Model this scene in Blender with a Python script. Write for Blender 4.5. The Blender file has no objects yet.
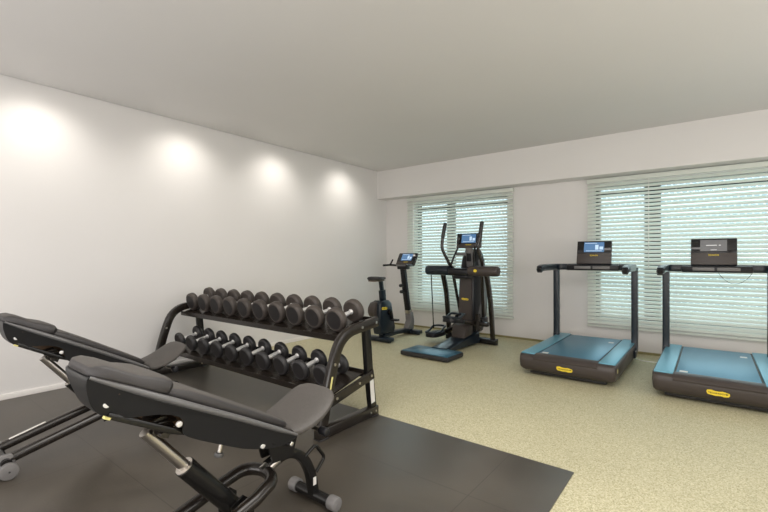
import bpy, bmesh, math, random
from mathutils import Vector, Matrix
random.seed(7)
S = bpy.context.scene
COL = S.collection
PI = math.pi

# ------------------------------------------------------------------ camera
H = 1.25
cam = bpy.data.cameras.new('camera'); camo = bpy.data.objects.new('camera', cam); COL.objects.link(camo)
cam.sensor_width = 36; cam.lens = 420 / 768 * 36; cam.shift_y = 1.5 / 768; cam.clip_start = .02
camo.location = (0, 0, H); camo.rotation_euler = (PI / 2, 0, math.radians(37.88))
S.camera = camo
# ------------------------------------------------------------------ light and exposure
S.view_settings.view_transform = 'Standard'; S.view_settings.look = 'None'
S.view_settings.gamma = 1; S.view_settings.use_curve_mapping = False
S.view_settings.exposure = 0.16
S.cycles.use_denoising = True
S.cycles.max_bounces = 10; S.cycles.diffuse_bounces = 6; S.cycles.sample_clamp_indirect = 6
W = bpy.data.worlds.new('sky'); S.world = W; W.use_nodes = True
wb = W.node_tree.nodes['Background']; wb.inputs[0].default_value = (.88, .96, 1, 1); wb.inputs[1].default_value = 2.5


def area(name, loc, rot, sx, sy, power, color):
    l = bpy.data.lights.new(name, 'AREA'); l.shape = 'RECTANGLE'; l.size = sx; l.size_y = sy
    l.energy = power; l.color = color
    o = bpy.data.objects.new(name, l); o.location = loc; o.rotation_euler = rot; COL.objects.link(o)
    return o


# unseen fill added at rear, side and ceiling; daylight at the two windows
area('rear_fill', (-1.2, -1.95, 1.5), (PI / 2 + .45, 0, 0), 6.2, 2.3, 168, (1, .975, .97))
area('side_fill', (2.5, 2.2, 1.55), (PI / 2 + .45, 0, PI / 2), 6.0, 2.2, 108, (1, .98, .975))
area('ceiling_fill', (-.6, 1.2, 2.80), (0, 0, 0), 3.2, 1.6, 75, (1, .965, .92))
area('window_daylight', (-3.4, 6.36, 1.35), (-PI / 2, 0, 0), 1.7, 1.7, 9, (.70, .92, 1))
area('window_daylight', (.05, 6.36, 1.35), (-PI / 2, 0, 0), 2.5, 1.7, 15, (.70, .92, 1))
for yy in (-.25, 1.07, 2.42, 3.72, 5.08):
    l = bpy.data.lights.new('wall_washer', 'SPOT'); l.energy = 24; l.color = (1, .95, .88)
    l.spot_size = math.radians(128); l.spot_blend = 1; l.shadow_soft_size = .12
    o = bpy.data.objects.new('wall_washer', l); o.location = (-4.42, yy, 2.79)
    o.rotation_euler = (0, math.radians(24), 0); COL.objects.link(o)


# ------------------------------------------------------------------ materials
def mat(name, col, rough=.5, metal=0, spec=.5, noise=None, bump=None, coat=0, emit=None, trans=0, sheen=0):
    m = bpy.data.materials.new(name); m.use_nodes = True
    nt = m.node_tree; b = nt.nodes['Principled BSDF']
    b.inputs['Base Color'].default_value = (*col, 1); b.inputs['Roughness'].default_value = rough
    b.inputs['Metallic'].default_value = metal; b.inputs['Specular IOR Level'].default_value = spec
    b.inputs['Coat Weight'].default_value = coat; b.inputs['Coat Roughness'].default_value = .15
    b.inputs['Sheen Weight'].default_value = sheen
    tc = nt.nodes.new('ShaderNodeTexCoord')
    if noise:   # (scale, amount)
        n = nt.nodes.new('ShaderNodeTexNoise'); n.inputs['Scale'].default_value = noise[0]; n.inputs['Detail'].default_value = 4
        nt.links.new(tc.outputs['Object'], n.inputs['Vector'])
        r = nt.nodes.new('ShaderNodeValToRGB')
        a = noise[1]
        r.color_ramp.elements[0].position = .3; r.color_ramp.elements[1].position = .7
        r.color_ramp.elements[0].color = (*[c * (1 - a) for c in col], 1)
        r.color_ramp.elements[1].color = (*[min(1, c * (1 + a)) for c in col], 1)
        nt.links.new(n.outputs['Fac'], r.inputs['Fac']); nt.links.new(r.outputs['Color'], b.inputs['Base Color'])
    if bump:    # (scale, strength)
        n = nt.nodes.new('ShaderNodeTexNoise'); n.inputs['Scale'].default_value = bump[0]; n.inputs['Detail'].default_value = 3
        nt.links.new(tc.outputs['Object'], n.inputs['Vector'])
        bn = nt.nodes.new('ShaderNodeBump'); bn.inputs['Strength'].default_value = bump[1]; bn.inputs['Distance'].default_value = .002
        nt.links.new(n.outputs['Fac'], bn.inputs['Height']); nt.links.new(bn.outputs['Normal'], b.inputs['Normal'])
    if emit:
        b.inputs['Emission Color'].default_value = (*emit[0], 1); b.inputs['Emission Strength'].default_value = emit[1]
    if trans:
        b.inputs['Transmission Weight'].default_value = trans
    return m


M = {
    'wall': mat('painted_wall', (.70, .682, .668), .85, noise=(1.2, .012), bump=(60, .15)),
    'ceiling': mat('painted_ceiling', (.635, .623, .615), .9, noise=(1.0, .012)),
    'white_trim': mat('white_trim', (.78, .75, .72), .5),
    'black_metal': mat('black_powder_coat', (.008, .0075, .007), .26, spec=.35, bump=(500, .08)),
    'brown_metal': mat('bronze_black_coat', (.015, .0115, .009), .24, spec=.5, bump=(500, .08)),
    'rubber': mat('black_rubber', (.022, .021, .022), .5, bump=(300, .2)),
    'rubber_face': mat('urethane_face', (.020, .018, .018), .5, spec=.3),
    'urethane': mat('urethane_rubber', (.058, .048, .042), .5, spec=.35),
    'chrome': mat('chrome', (.88, .87, .85), .24, metal=1),
    'rod_metal': mat('polished_rod', (.55, .52, .49), .2, metal=1),
    'cap': mat('silver_cap', (.72, .71, .69), .4, metal=.3),
    'grip': mat('knurled_chrome', (.85, .84, .82), .35, metal=.6),
    'steel': mat('brushed_steel', (.50, .47, .43), .3, metal=1),
    'grey_plastic': mat('grey_plastic', (.16, .153, .15), .45),
    'char_plastic': mat('charcoal_plastic', (.019, .019, .0195), .40, spec=.3),
    'rim_plastic': mat('grey_rim_plastic', (.10, .098, .098), .35),
    'dark_plastic': mat('dark_plastic', (.011, .011, .013), .32, spec=.3),
    'brown_plastic': mat('taupe_plastic', (.052, .042, .038), .38, spec=.4),
    'bronze': mat('bronze_inner', (.10, .062, .035), .4),
    'pad': mat('upholstery', (.066, .059, .053), .55, noise=(90, .10), bump=(400, .35)),
    'pad_side': mat('ribbed_upholstery', (.030, .027, .027), .5, bump=(500, .5)),
    'yellow': mat('yellow_badge', (.80, .60, .04), .5),
    'yellow_pale': mat('yellow_sticker', (.72, .66, .25), .5),
    'sticker_glint': mat('white_sticker_glint', (.68, .66, .62), .5),
    'ink': mat('black_ink', (.03, .025, .015), .6),
    'glass_black': mat('black_glass', (.012, .012, .014), .08),
    'belt': mat('running_belt', (.065, .20, .29), .36, metal=.4, noise=(250, .12)),  # teal is the window reflection, put into the belt's base colour
    'rail': mat('glossy_side_rail', (.13, .34, .44), .36, metal=.35),  # window reflection painted in as a teal base colour
    'step': mat('glossy_step', (.05, .15, .22), .32, metal=.3),
    'navy': mat('blue_black_plastic', (.009, .015, .022), .28, spec=.4),
    'cord': mat('cord_white', (.75, .75, .7), .6),
    'window_frame': mat('dark_window_frame', (.012, .022, .020), .4),
    'outside': mat('exterior_ground', (.45, .46, .44), .9, noise=(3, .1)),
    'screen_off': mat('standby_display', (.10, .10, .105), .25, emit=((.5, .5, .5), .12)),
    'screen_on': mat('lit_display', (.05, .10, .18), .2, emit=((.08, .20, .40), .6)),
    'screen_light': mat('display_tiles', (.4, .5, .6), .2, emit=((.45, .62, .8), .6)),
    'screen_text': mat('display_text', (.4, .4, .4), .2, emit=((.8, .8, .8), .5)),
    'olive': mat('olive_edging', (.26, .23, .10), .6),
    'white_gloss': mat('white_cable', (.85, .84, .8), .4),
}

# speckled rubber floor
m = mat('speckled_floor', (.4, .4, .3), .62); M['floor'] = m
nt = m.node_tree; b = nt.nodes['Principled BSDF']; b.inputs['Specular IOR Level'].default_value = .45
tc = nt.nodes.new('ShaderNodeTexCoord')
v = nt.nodes.new('ShaderNodeTexVoronoi'); v.inputs['Scale'].default_value = 165; nt.links.new(tc.outputs['Object'], v.inputs['Vector'])
r = nt.nodes.new('ShaderNodeValToRGB'); r.color_ramp.interpolation = 'CONSTANT'
e = r.color_ramp.elements; e[0].color = (.49, .45, .275, 1); e[1].position = .30; e[1].color = (.60, .555, .37, 1)
for p, c in ((.55, (.56, .515, .335, 1)), (.72, (.69, .645, .445, 1)), (.92, (.38, .35, .20, 1))):
    x = e.new(p); x.color = c
s = nt.nodes.new('ShaderNodeSeparateColor'); nt.links.new(v.outputs['Color'], s.inputs[0]); nt.links.new(s.outputs[0], r.inputs[0])
n = nt.nodes.new('ShaderNodeTexNoise'); n.inputs['Scale'].default_value = .8; nt.links.new(tc.outputs['Object'], n.inputs['Vector'])
mx = nt.nodes.new('ShaderNodeMix'); mx.data_type = 'RGBA'; mx.blend_type = 'MULTIPLY'; mx.inputs[0].default_value = .25
nt.links.new(r.outputs[0], mx.inputs[6]); nt.links.new(n.outputs['Fac'], mx.inputs[7]); nt.links.new(mx.outputs[2], b.inputs['Base Color'])

# rubber gym mat with faint tile seams and scuffs
m = mat('gym_mat_rubber', (.1, .1, .1), .42); M['mat'] = m
nt = m.node_tree; b = nt.nodes['Principled BSDF']
tc = nt.nodes.new('ShaderNodeTexCoord')
n = nt.nodes.new('ShaderNodeTexNoise'); n.inputs['Scale'].default_value = 1.6; n.inputs['Detail'].default_value = 6; n.inputs['Distortion'].default_value = .6
nt.links.new(tc.outputs['Object'], n.inputs['Vector'])
r = nt.nodes.new('ShaderNodeValToRGB'); e = r.color_ramp.elements
e[0].position = .3; e[0].color = (.042, .035, .026, 1); e[1].position = .75; e[1].color = (.088, .075, .060, 1)
nt.links.new(n.outputs['Fac'], r.inputs[0])
br = nt.nodes.new('ShaderNodeTexBrick'); br.inputs['Scale'].default_value = 1; br.offset = 0; br.squash = 1
br.inputs['Brick Width'].default_value = 1.0; br.inputs['Row Height'].default_value = 1.0; br.inputs['Mortar Size'].default_value = .0025
br.inputs['Color1'].default_value = br.inputs['Color2'].default_value = (1, 1, 1, 1); br.inputs['Mortar'].default_value = (.55, .52, .5, 1)
nt.links.new(tc.outputs['Object'], br.inputs['Vector'])
mx = nt.nodes.new('ShaderNodeMix'); mx.data_type = 'RGBA'; mx.blend_type = 'MULTIPLY'; mx.inputs[0].default_value = 1
nt.links.new(r.outputs[0], mx.inputs[6]); nt.links.new(br.outputs['Color'], mx.inputs[7]); nt.links.new(mx.outputs[2], b.inputs['Base Color'])
r2 = nt.nodes.new('ShaderNodeMapRange'); r2.inputs[3].default_value = .30; r2.inputs[4].default_value = .48
nt.links.new(n.outputs['Fac'], r2.inputs[0]); nt.links.new(r2.outputs[0], b.inputs['Roughness'])
n3 = nt.nodes.new('ShaderNodeTexNoise'); n3.inputs['Scale'].default_value = 120; nt.links.new(tc.outputs['Object'], n3.inputs['Vector'])
bn = nt.nodes.new('ShaderNodeBump'); bn.inputs['Strength'].default_value = .25; bn.inputs['Distance'].default_value = .002
nt.links.new(n3.outputs[0], bn.inputs['Height']); nt.links.new(bn.outputs[0], b.inputs['Normal'])

# translucent slats
m = mat('blind_slat', (.78, .80, .745), .45); M['slat'] = m
nt = m.node_tree; b = nt.nodes['Principled BSDF']; out = nt.nodes['Material Output']
tr = nt.nodes.new('ShaderNodeBsdfTranslucent'); tr.inputs[0].default_value = (.84, .92, .86, 1)
ms = nt.nodes.new('ShaderNodeMixShader'); ms.inputs[0].default_value = .25
nt.links.new(b.outputs[0], ms.inputs[1]); nt.links.new(tr.outputs[0], ms.inputs[2]); nt.links.new(ms.outputs[0], out.inputs[0])

# window glass
m = bpy.data.materials.new('window_glass'); M['glass'] = m; m.use_nodes = True; nt = m.node_tree; nt.nodes.clear()
out = nt.nodes.new('ShaderNodeOutputMaterial'); t1 = nt.nodes.new('ShaderNodeBsdfTransparent'); t1.inputs[0].default_value = (.93, .98, .98, 1)
g = nt.nodes.new('ShaderNodeBsdfGlossy'); g.inputs['Roughness'].default_value = .03
fr = nt.nodes.new('ShaderNodeFresnel'); fr.inputs[0].default_value = 1.45
ms = nt.nodes.new('ShaderNodeMixShader'); nt.links.new(fr.outputs[0], ms.inputs[0]); nt.links.new(t1.outputs[0], ms.inputs[1]); nt.links.new(g.outputs[0], ms.inputs[2]); nt.links.new(ms.outputs[0], out.inputs[0])

# perforated facade across the yard
m = mat('perforated_facade', (.6, .7, .75), .7); M['facade'] = m
nt = m.node_tree; b = nt.nodes['Principled BSDF']; tc = nt.nodes.new('ShaderNodeTexCoord')
br = nt.nodes.new('ShaderNodeTexBrick'); br.inputs['Scale'].default_value = 1; br.inputs['Brick Width'].default_value = .13; br.inputs['Row Height'].default_value = .07
br.inputs['Mortar Size'].default_value = .02; br.inputs['Color1'].default_value = (.30, .40, .44, 1); br.inputs['Color2'].default_value = (.40, .50, .54, 1); br.inputs['Mortar'].default_value = (.75, .82, .84, 1)
mp = nt.nodes.new('ShaderNodeMapping'); mp.inputs['Rotation'].default_value = (PI / 2, 0, 0)
nt.links.new(tc.outputs['Object'], mp.inputs[0]); nt.links.new(mp.outputs[0], br.inputs['Vector']); nt.links.new(br.outputs['Color'], b.inputs['Base Color'])


# ------------------------------------------------------------------ mesh helpers
class MB:
    """collects shapes in world coordinates and links them as one mesh object"""
    def __init__(self):
        self.bm = bmesh.new(); self.mats = []; self.cur = 0

    def use(self, key):
        if key not in self.mats: self.mats.append(key)
        self.cur = self.mats.index(key); return self

    def _mark(self, n0, smooth):
        self.bm.faces.ensure_lookup_table()
        for f in self.bm.faces[n0:]:
            f.material_index = self.cur; f.smooth = smooth

    def add(self, tmp, smooth=False):
        me = bpy.data.meshes.new('tmp'); tmp.to_mesh(me); tmp.free()
        n0 = len(self.bm.faces); self.bm.from_mesh(me); bpy.data.meshes.remove(me); self._mark(n0, smooth); return self

    def box(self, lo, hi, bev=0, seg=2, mtx=None, smooth=None):
        t = bmesh.new(); bmesh.ops.create_cube(t, size=1)
        c = [(a + b_) / 2 for a, b_ in zip(lo, hi)]; d = [abs(b_ - a) for a, b_ in zip(lo, hi)]
        for v_ in t.verts: v_.co = Vector((c[0] + v_.co.x * d[0], c[1] + v_.co.y * d[1], c[2] + v_.co.z * d[2]))
        if bev:
            bmesh.ops.bevel(t, geom=list(t.edges), offset=min(bev, min(d) * .49), segments=seg, profile=.5, affect='EDGES')
        if mtx: t.transform(mtx)
        return self.add(t, bool(bev) if smooth is None else smooth)

    def loft(self, rings, caps=True, closed=False, smooth=True):
        t = bmesh.new(); vs = [[t.verts.new(p) for p in r_] for r_ in rings]; k = len(rings[0])
        n_ = len(rings)
        for i in range(n_ if closed else n_ - 1):
            a, b_ = vs[i], vs[(i + 1) % n_]
            for j in range(k): t.faces.new((a[j], a[(j + 1) % k], b_[(j + 1) % k], b_[j]))
        if caps and not closed:
            t.faces.new(vs[0]); t.faces.new(list(reversed(vs[-1])))
        bmesh.ops.recalc_face_normals(t, faces=list(t.faces))
        return self.add(t, smooth)

    def prism(self, pts, axis, a0, a1, bev=0, smooth=False, mtx=None):
        """pts: 2-D outline; axis 'x': pts are (y,z); 'y': (x,z); 'z': (x,y)"""
        def P(p, a):
            return {'x': (a, p[0], p[1]), 'y': (p[0], a, p[1]), 'z': (p[0], p[1], a)}[axis]
        t = bmesh.new(); A = [t.verts.new(P(p, a0)) for p in pts]; B = [t.verts.new(P(p, a1)) for p in pts]; k = len(pts)
        t.faces.new(A); t.faces.new(list(reversed(B)))
        for j in range(k): t.faces.new((A[j], A[(j + 1) % k], B[(j + 1) % k], B[j]))
        bmesh.ops.recalc_face_normals(t, faces=list(t.faces))
        if bev: bmesh.ops.bevel(t, geom=list(t.edges), offset=bev, segments=2, profile=.5, affect='EDGES')
        if mtx: t.transform(mtx)
        return self.add(t, smooth or bool(bev))

    def tube(self, path, r, seg=14, closed=False, flat=None, side=None):
        """round tube (radius r or list), or flat=(w,h): rectangular section, w along 'side'"""
        P = [Vector(p) for p in path]; n_ = len(P); rings = []
        rr = r if isinstance(r, (list, tuple)) else [r] * n_
        up = None
        for i in range(n_):
            a = P[i - 1] if (i > 0 or closed) else P[i]; c = P[(i + 1) % n_] if (i < n_ - 1 or closed) else P[i]
            T = (c - a).normalized()
            if side is not None: N = Vector(side)
            elif up is None: N = Vector((0, 0, 1)) if abs(T.z) < .9 else Vector((1, 0, 0))
            else: N = up
            N = (N - T * N.dot(T)).normalized(); up = N; B = T.cross(N)
            if flat:
                w, h = flat[0] / 2, flat[1] / 2; q = min(w, h) * .35
                prof = []
                for sx, sy, ang in ((1, 1, 0), (-1, 1, 1), (-1, -1, 2), (1, -1, 3)):
                    for u in (0, .5, 1):
                        th = (ang + u) * PI / 2
                        prof.append(((w - q) * sx + q * math.cos(th), (h - q) * sy + q * math.sin(th)))
                rings.append([P[i] + N * x_ + B * y_ for x_, y_ in prof])
            else:
                rings.append([P[i] + (N * math.cos(2 * PI * k / seg) + B * math.sin(2 * PI * k / seg)) * rr[i] for k in range(seg)])
        return self.loft(rings, closed=closed)

    def cyl(self, a, b_, r, seg=20, bev=0):
        a, b_ = Vector(a), Vector(b_); T = (b_ - a)
        L = T.length; T.normalize()
        if bev:
            path = [a, a + T * bev * .3, a + T * bev, b_ - T * bev, b_ - T * bev * .3, b_]; rr = [r - bev, r - bev * .3, r, r, r - bev * .3, r - bev]
        else:
            path = [a, b_]; rr = [r, r]
        N = Vector((0, 0, 1)) if abs(T.z) < .9 else Vector((1, 0, 0))
        return self.tube(path, rr, seg, side=N)

    def build(self, name, mt, parent=None):
        if not self.mats: self.mats = [mt]
        me = bpy.data.meshes.new(name)
        off = Vector((0, 0, 0))
        if parent is not None:
            p = parent
            while p is not None: off += Vector(p.location); p = p.parent
        bmesh.ops.translate(self.bm, verts=self.bm.verts, vec=-off)
        self.bm.to_mesh(me); self.bm.free()
        for k in self.mats: me.materials.append(M[k] if k else M[mt])
        if any(p.use_smooth for p in me.polygons):
            try: me.set_sharp_from_angle(angle=math.radians(38))
            except Exception: pass
        o = bpy.data.objects.new(name, me); COL.objects.link(o)
        if parent is not None: o.parent = parent
        return o


def mb(key):
    return MB().use(key)


def fillet(pts, rad, n=6):
    """round the inner corners of a 3-D polyline"""
    P = [Vector(p) for p in pts]; out = [P[0]]
    for i in range(1, len(P) - 1):
        a, c, d = P[i - 1], P[i], P[i + 1]
        u, w = (a - c), (d - c); q = min(rad, u.length * .48, w.length * .48)
        s0, s1 = c + u.normalized() * q, c + w.normalized() * q
        for k in range(n + 1):
            t = k / n; out.append(s0 * (1 - t) ** 2 + c * 2 * t * (1 - t) + s1 * t * t)
    out.append(P[-1]); return out


def smooth2(pts, k):
    """closed Catmull-Rom through 2-D points"""
    out = []; n_ = len(pts)
    for i in range(n_):
        p0, p1, p2, p3 = pts[i - 1], pts[i], pts[(i + 1) % n_], pts[(i + 2) % n_]
        for j in range(k):
            t = j / k
            out.append(tuple(.5 * (2 * b_ + (c - a) * t + (2 * a - 5 * b_ + 4 * c - d) * t * t + (3 * b_ - a - 3 * c + d) * t ** 3) for a, b_, c, d in zip(p0, p1, p2, p3)))
    return out


def thing(name, label, cat, loc=(0, 0, 0), group=None):
    o = bpy.data.objects.new(name, None); COL.objects.link(o); o.location = loc; o.empty_display_size = .1
    o['label'] = label; o['category'] = cat
    if group: o['group'] = group
    return o


def tag(o, label, cat, group=None):
    o['label'] = label; o['category'] = cat
    if group: o['group'] = group
    return o


def struct(o):
    o['kind'] = 'structure'; return o


def text_mesh(txt, size, name, key, parent, mtx, depth=.0006, sx=1.0):
    cu = bpy.data.curves.new('t', 'FONT'); cu.body = txt; cu.size = size; cu.align_x = 'CENTER'; cu.align_y = 'CENTER'; cu.extrude = depth; cu.offset = size * .012
    to = bpy.data.objects.new('t', cu); COL.objects.link(to)
    dg = bpy.context.evaluated_depsgraph_get(); dg.update()
    me = bpy.data.meshes.new_from_object(to.evaluated_get(dg)); bpy.data.objects.remove(to); bpy.data.curves.remove(cu)
    me.name = name; me.transform(Matrix.Diagonal((sx, 1, 1, 1))); me.transform(mtx)
    off = Vector((0, 0, 0)); p = parent
    while p is not None: off += Vector(p.location); p = p.parent
    me.transform(Matrix.Translation(-off)); me.materials.clear(); me.materials.append(M[key])
    o = bpy.data.objects.new(name, me); COL.objects.link(o); o.parent = parent
    return o


def ellipse(cx, cy, a, b_, n=28, p=2.0):
    o = []
    for k in range(n):
        th = 2 * PI * k / n; c, s_ = math.cos(th), math.sin(th)
        o.append((cx + a * math.copysign(abs(c) ** (2 / p), c), cy + b_ * math.copysign(abs(s_) ** (2 / p), s_)))
    return o


def badge(parent, mtx, w=.1, h=.028, plate=True):
    """yellow mark; mtx maps local xy plane (z out) to the world"""
    if plate:
        outline = [(-.5, .15), (-.46, .42), (-.30, .50), (-.12, .36), (.05, .34), (.2, .42), (.34, .32), (.48, .2), (.5, -.1), (.44, -.36), (.26, -.44), (.1, -.34), (-.1, -.42), (-.28, -.34), (-.44, -.28)]
        p = mb('yellow').prism([(x * w, y * h) for x, y in outline], 'z', 0, .002, mtx=mtx).build('badge', 'yellow', parent)
        text_mesh('TECHNOGYM', h * .36, 'badge_lettering', 'ink', p, mtx @ Matrix.Translation((0, 0, .0022)), sx=w / (h * .36 * 7.4))
    else:
        text_mesh('TECHNOGYM', h, 'badge', 'yellow', parent, mtx @ Matrix.Translation((0, 0, .0012)), depth=.001, sx=w / (h * 7.2))


# ------------------------------------------------------------------ room shell
XL, XR, YB, YF, ZC = -4.88, 2.62, 6.35, -2.1, 2.84
struct(mb('floor').box((XL - .2, YF - .2, -.12), (XR + .2, YB + .25, 0)).build('floor', 'floor'))
struct(mb('ceiling').box((XL + .015, YF - .2, ZC), (XR + .2, YB + .25, ZC + .15)).build('ceiling', 'ceiling'))
struct(mb('wall').box((XL - .2, YF - .2, 0), (XL, YB + .25, ZC + .15)).build('wall_left', 'wall'))
# right-hand and rear sides: solid walls without openings (out of the picture)
struct(mb('wall').box((XR, YF - .2, 0), (XR + .2, YB + .25, ZC)).build('wall_right', 'wall'))
struct(mb('wall').box((XL, YF - .2, 0), (XR, YF, ZC)).build('wall_front', 'wall'))
WZ0, WZ1 = .37, 2.22
WINS = ((-4.25, -2.50), (-1.27, 1.30))
w = mb('wall'); y0, y1 = YB, YB + .25
w.box((XL, y0, 0), (XR, y1, WZ0)); w.box((XL, y0, WZ1), (XR, y1, ZC))
w.box((XL, y0, WZ0), (WINS[0][0], y1, WZ1)); w.box((WINS[0][1], y0, WZ0), (WINS[1][0], y1, WZ1)); w.box((WINS[1][1], y0, WZ0), (XR, y1, WZ1))
struct(w.build('wall_back', 'wall'))
struct(mb('wall').box((XL, 6.07, 2.332), (XR, YB, ZC)).build('trim_1', 'wall'))          # boxed-in beam over the windows
struct(mb('white_trim').box((XL, YF, 0), (XL + .012, YB, .055), .002).build('baseboard_left', 'white_trim'))
struct(mb('olive').box((XL + .012, YB - .010, 0), (XR, YB, .030), .002).build('baseboard_back', 'olive'))

for i, (a, b_) in enumerate(WINS):
    root = bpy.data.objects.new('window_%d' % (i + 1), None); COL.objects.link(root); root.location = ((a + b_) / 2, YB + .15, WZ0); struct(root)
    f = mb('window_frame'); ya, yb = YB + .13, YB + .19
    f.box((a, ya, WZ0), (a + .055, yb, WZ1)); f.box((b_ - .055, ya, WZ0), (b_, yb, WZ1)); f.box((a, ya, WZ0), (b_, yb, WZ0 + .055)); f.box((a, ya, WZ1 - .03), (b_, yb, WZ1))
    f.box((a, ya, WZ1 - .10), (b_, yb, WZ1 - .075))
    if i == 0: f.box((-3.64, ya, WZ0), (-3.50, yb, WZ1))
    else:
        f.box((-.69, ya, WZ0), (-.51, yb, WZ1)); f.box((.60, ya, WZ0), (.72, yb, WZ1))
    f.build('window_frame', 'window_frame', root)
    mb('glass').box((a + .05, YB + .158, WZ0 + .05), (b_ - .05, YB + .162, WZ1 - .04)).build('glass', 'glass', root)
    mb('white_trim').box((a, YB + .002, WZ0 - .0), (b_, YB + .13, WZ0 + .015), .003).build('sill', 'white_trim', root)

# outside: yard and perforated facade across it
struct(mb('outside').box((-16, YB + .25, -.3), (14, 30, -.15)).build('ground', 'outside'))
struct(mb('facade').box((-16, 13.0, -.15), (14, 13.3, 4.6)).build('exterior_wall', 'facade'))


# ------------------------------------------------------------------ blinds
def blind(x0, x1, label, wand_x):
    z0, z1, yc = .295, 2.315, YB - .055
    t = thing('venetian_blind', label, 'blind', ((x0 + x1) / 2, yc, z0))
    mb('slat').box((x0, yc - .03, z1 - .055), (x1, yc + .03, z1), .004).build('headrail', 'slat', t)
    s_ = mb('slat'); pitch = .050; n_ = int((z1 - .07 - z0 - .03) / pitch); th = math.radians(50)
    for k in range(n_):
        zc = z1 - .09 - k * pitch; w_ = .025
        rings = []
        for xx in (x0 + .006, x1 - .006):
            up, dn = [], []
            for u in (-1, -.5, 0, .5, 1):
                c = .004 * (1 - u * u)
                yy, zz = u * w_, c
                Y = yy * math.cos(th) - zz * math.sin(th); Z = yy * math.sin(th) + zz * math.cos(th)
                up.append((xx, yc + Y, zc + Z + .0004)); dn.append((xx, yc + Y, zc + Z - .0004))
            rings.append(up + dn[::-1])
        s_.loft(rings, smooth=False)
    s_.build('slats', 'slat', t)
    zb = z1 - .09 - n_ * pitch
    mb('slat').box((x0 + .004, yc - .026, zb - .012), (x1 - .004, yc + .026, zb + .012), .004).build('bottom_rail', 'slat', t)
    nl = 3 if x1 - x0 < 2.2 else 4
    for k in range(nl):
        xx = x0 + .16 + (x1 - x0 - .32) * k / (nl - 1)
        c = mb('cord'); c.box((xx - .0012, yc - .0265, zb), (xx + .0012, yc - .0245, z1 - .05)); c.box((xx - .0012, yc + .0245, zb), (xx + .0012, yc + .0265, z1 - .05))
        c.build('ladder_cord', 'cord', t)
    mb('white_gloss').cyl((wand_x, yc - .04, z1 - .06), (wand_x, yc - .04, z1 - 1.2), .004, 8).build('wand', 'white_gloss', t)
    return t


blind(-4.36, -2.385, 'white horizontal slat blind on the narrower window behind the elliptical trainer', -4.2)
blind(-1.345, 1.52, 'white horizontal slat blind on the wide window behind the two treadmills', -.62)

# ------------------------------------------------------------------ mat
tag(mb('mat').box((XL + .014, -1.6, .0), (-.625, 2.595, .008), .002).build('gym_mat', 'mat'), 'dark grey rubber mat on the speckled floor under the benches and dumbbell rack', 'mat')

ZM = .0085


# ------------------------------------------------------------------ dumbbells and rack
def tray_z(Y, up):
    return .645 + (Y - 2.243) * .25 if up else .265 + (Y - 2.08) * .25


rack = thing('dumbbell_rack', 'two-tier black steel dumbbell rack with curved end frames on the mat', 'rack', (-3.38, 2.3, ZM))
RX0, RX1 = -4.60, -2.10
for xs in (RX1, RX0):
    path = fillet([(xs, 2.60, .742), (xs, 2.185, .697), (xs, 2.08, .40), (xs, 2.01, .10)], .17, 8)
    f = mb('brown_metal').tube(path, 1, flat=(.05, .075), side=(1, 0, 0)).build('front_tube', 'brown_metal', rack)
    sgn = 1 if xs == RX1 else -1
    for (yy, zz) in ((2.57, .739), (2.40, .722), (2.108, .50)):
        mb('steel').cyl((xs - .03, yy, zz), (xs + .03, yy, zz), .011, 12).build('bolt', 'steel', f)
    u = mb('black_metal').tube([(xs - .0, 2.47, .72), (xs, 2.50, .40), (xs, 2.55, .05)], 1, flat=(.045, .07), side=(1, 0, 0)).build('rear_upright', 'black_metal', rack)
    br_ = mb('brown_metal').tube([(xs + .028 * sgn, 2.05, .245), (xs + .028 * sgn, 2.53, .345)], 1, flat=(.012, .07), side=(1, 0, 0)).build('brace', 'brown_metal', rack)
    for (yy, zz) in ((2.12, .262), (2.36, .312), (2.50, .338)):
        mb('steel').cyl((xs + .02 * sgn, yy, zz), (xs + .039 * sgn, yy, zz), .010, 12).build('bolt', 'steel', br_)
    ft = mb('brown_metal').box((xs - .03, 1.96, ZM + .004), (xs + .03, 2.595, .085), .006).build('foot_bar', 'brown_metal', rack)
    for yy in (2.50, 2.56):
        mb('steel').cyl((xs - .034, yy, .05), (xs + .034, yy, .05), .008, 10).build('bolt', 'steel', ft)
    for yy in (2.0, 2.55):
        mb('rubber').box((xs - .034, yy - .04, ZM), (xs + .034, yy + .04, .02), .003).build('rubber_foot', 'rubber', ft)
    if sgn == 1:
        Pq = Vector((xs, 2.52, .29))
        mb('sticker_glint').tube([(xs + .0235, 2.512, .32), (xs + .0235, 2.533, .12)], 1, flat=(.002, .045), side=(1, 0, 0)).build('label_sticker', 'sticker_glint', u)
        mb('yellow_pale').tube([(xs + .0258, 2.084, .42), (xs + .0258, 2.056, .30)], 1, flat=(.002, .014), side=(1, 0, 0)).build('yellow_sticker', 'yellow_pale', f)
for up in (True, False):
    y0 = 2.272 if up else 2.115
    y1 = y0 + .366 if up else y0 + .35
    t = mb('brown_metal')
    P0, P1 = (y0, tray_z(y0, up)), (y1, tray_z(y1, up))
    t.prism([(y0 - .012, P0[1] + .012), (y0, P0[1] + .012), (y0 + .004, P0[1]), (y1 - .004, P1[1]), (y1, P1[1] + .02), (y1 + .012, P1[1] + .02), (y1 + .008, P1[1] - .035), (y1 - .004, P1[1] - .035), (y1 - .01, P1[1] - .008), (y0 + .006, P0[1] - .008), (y0 + .002, P0[1] - .03), (y0 - .008, P0[1] - .032)], 'x', RX0 + .025, RX1 - .02)
    sh = t.build('upper_shelf' if up else 'lower_shelf', 'brown_metal', rack)
ORD = ['first', 'second', 'third', 'fourth', 'fifth', 'sixth', 'seventh', 'eighth', 'ninth', 'tenth']


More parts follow.
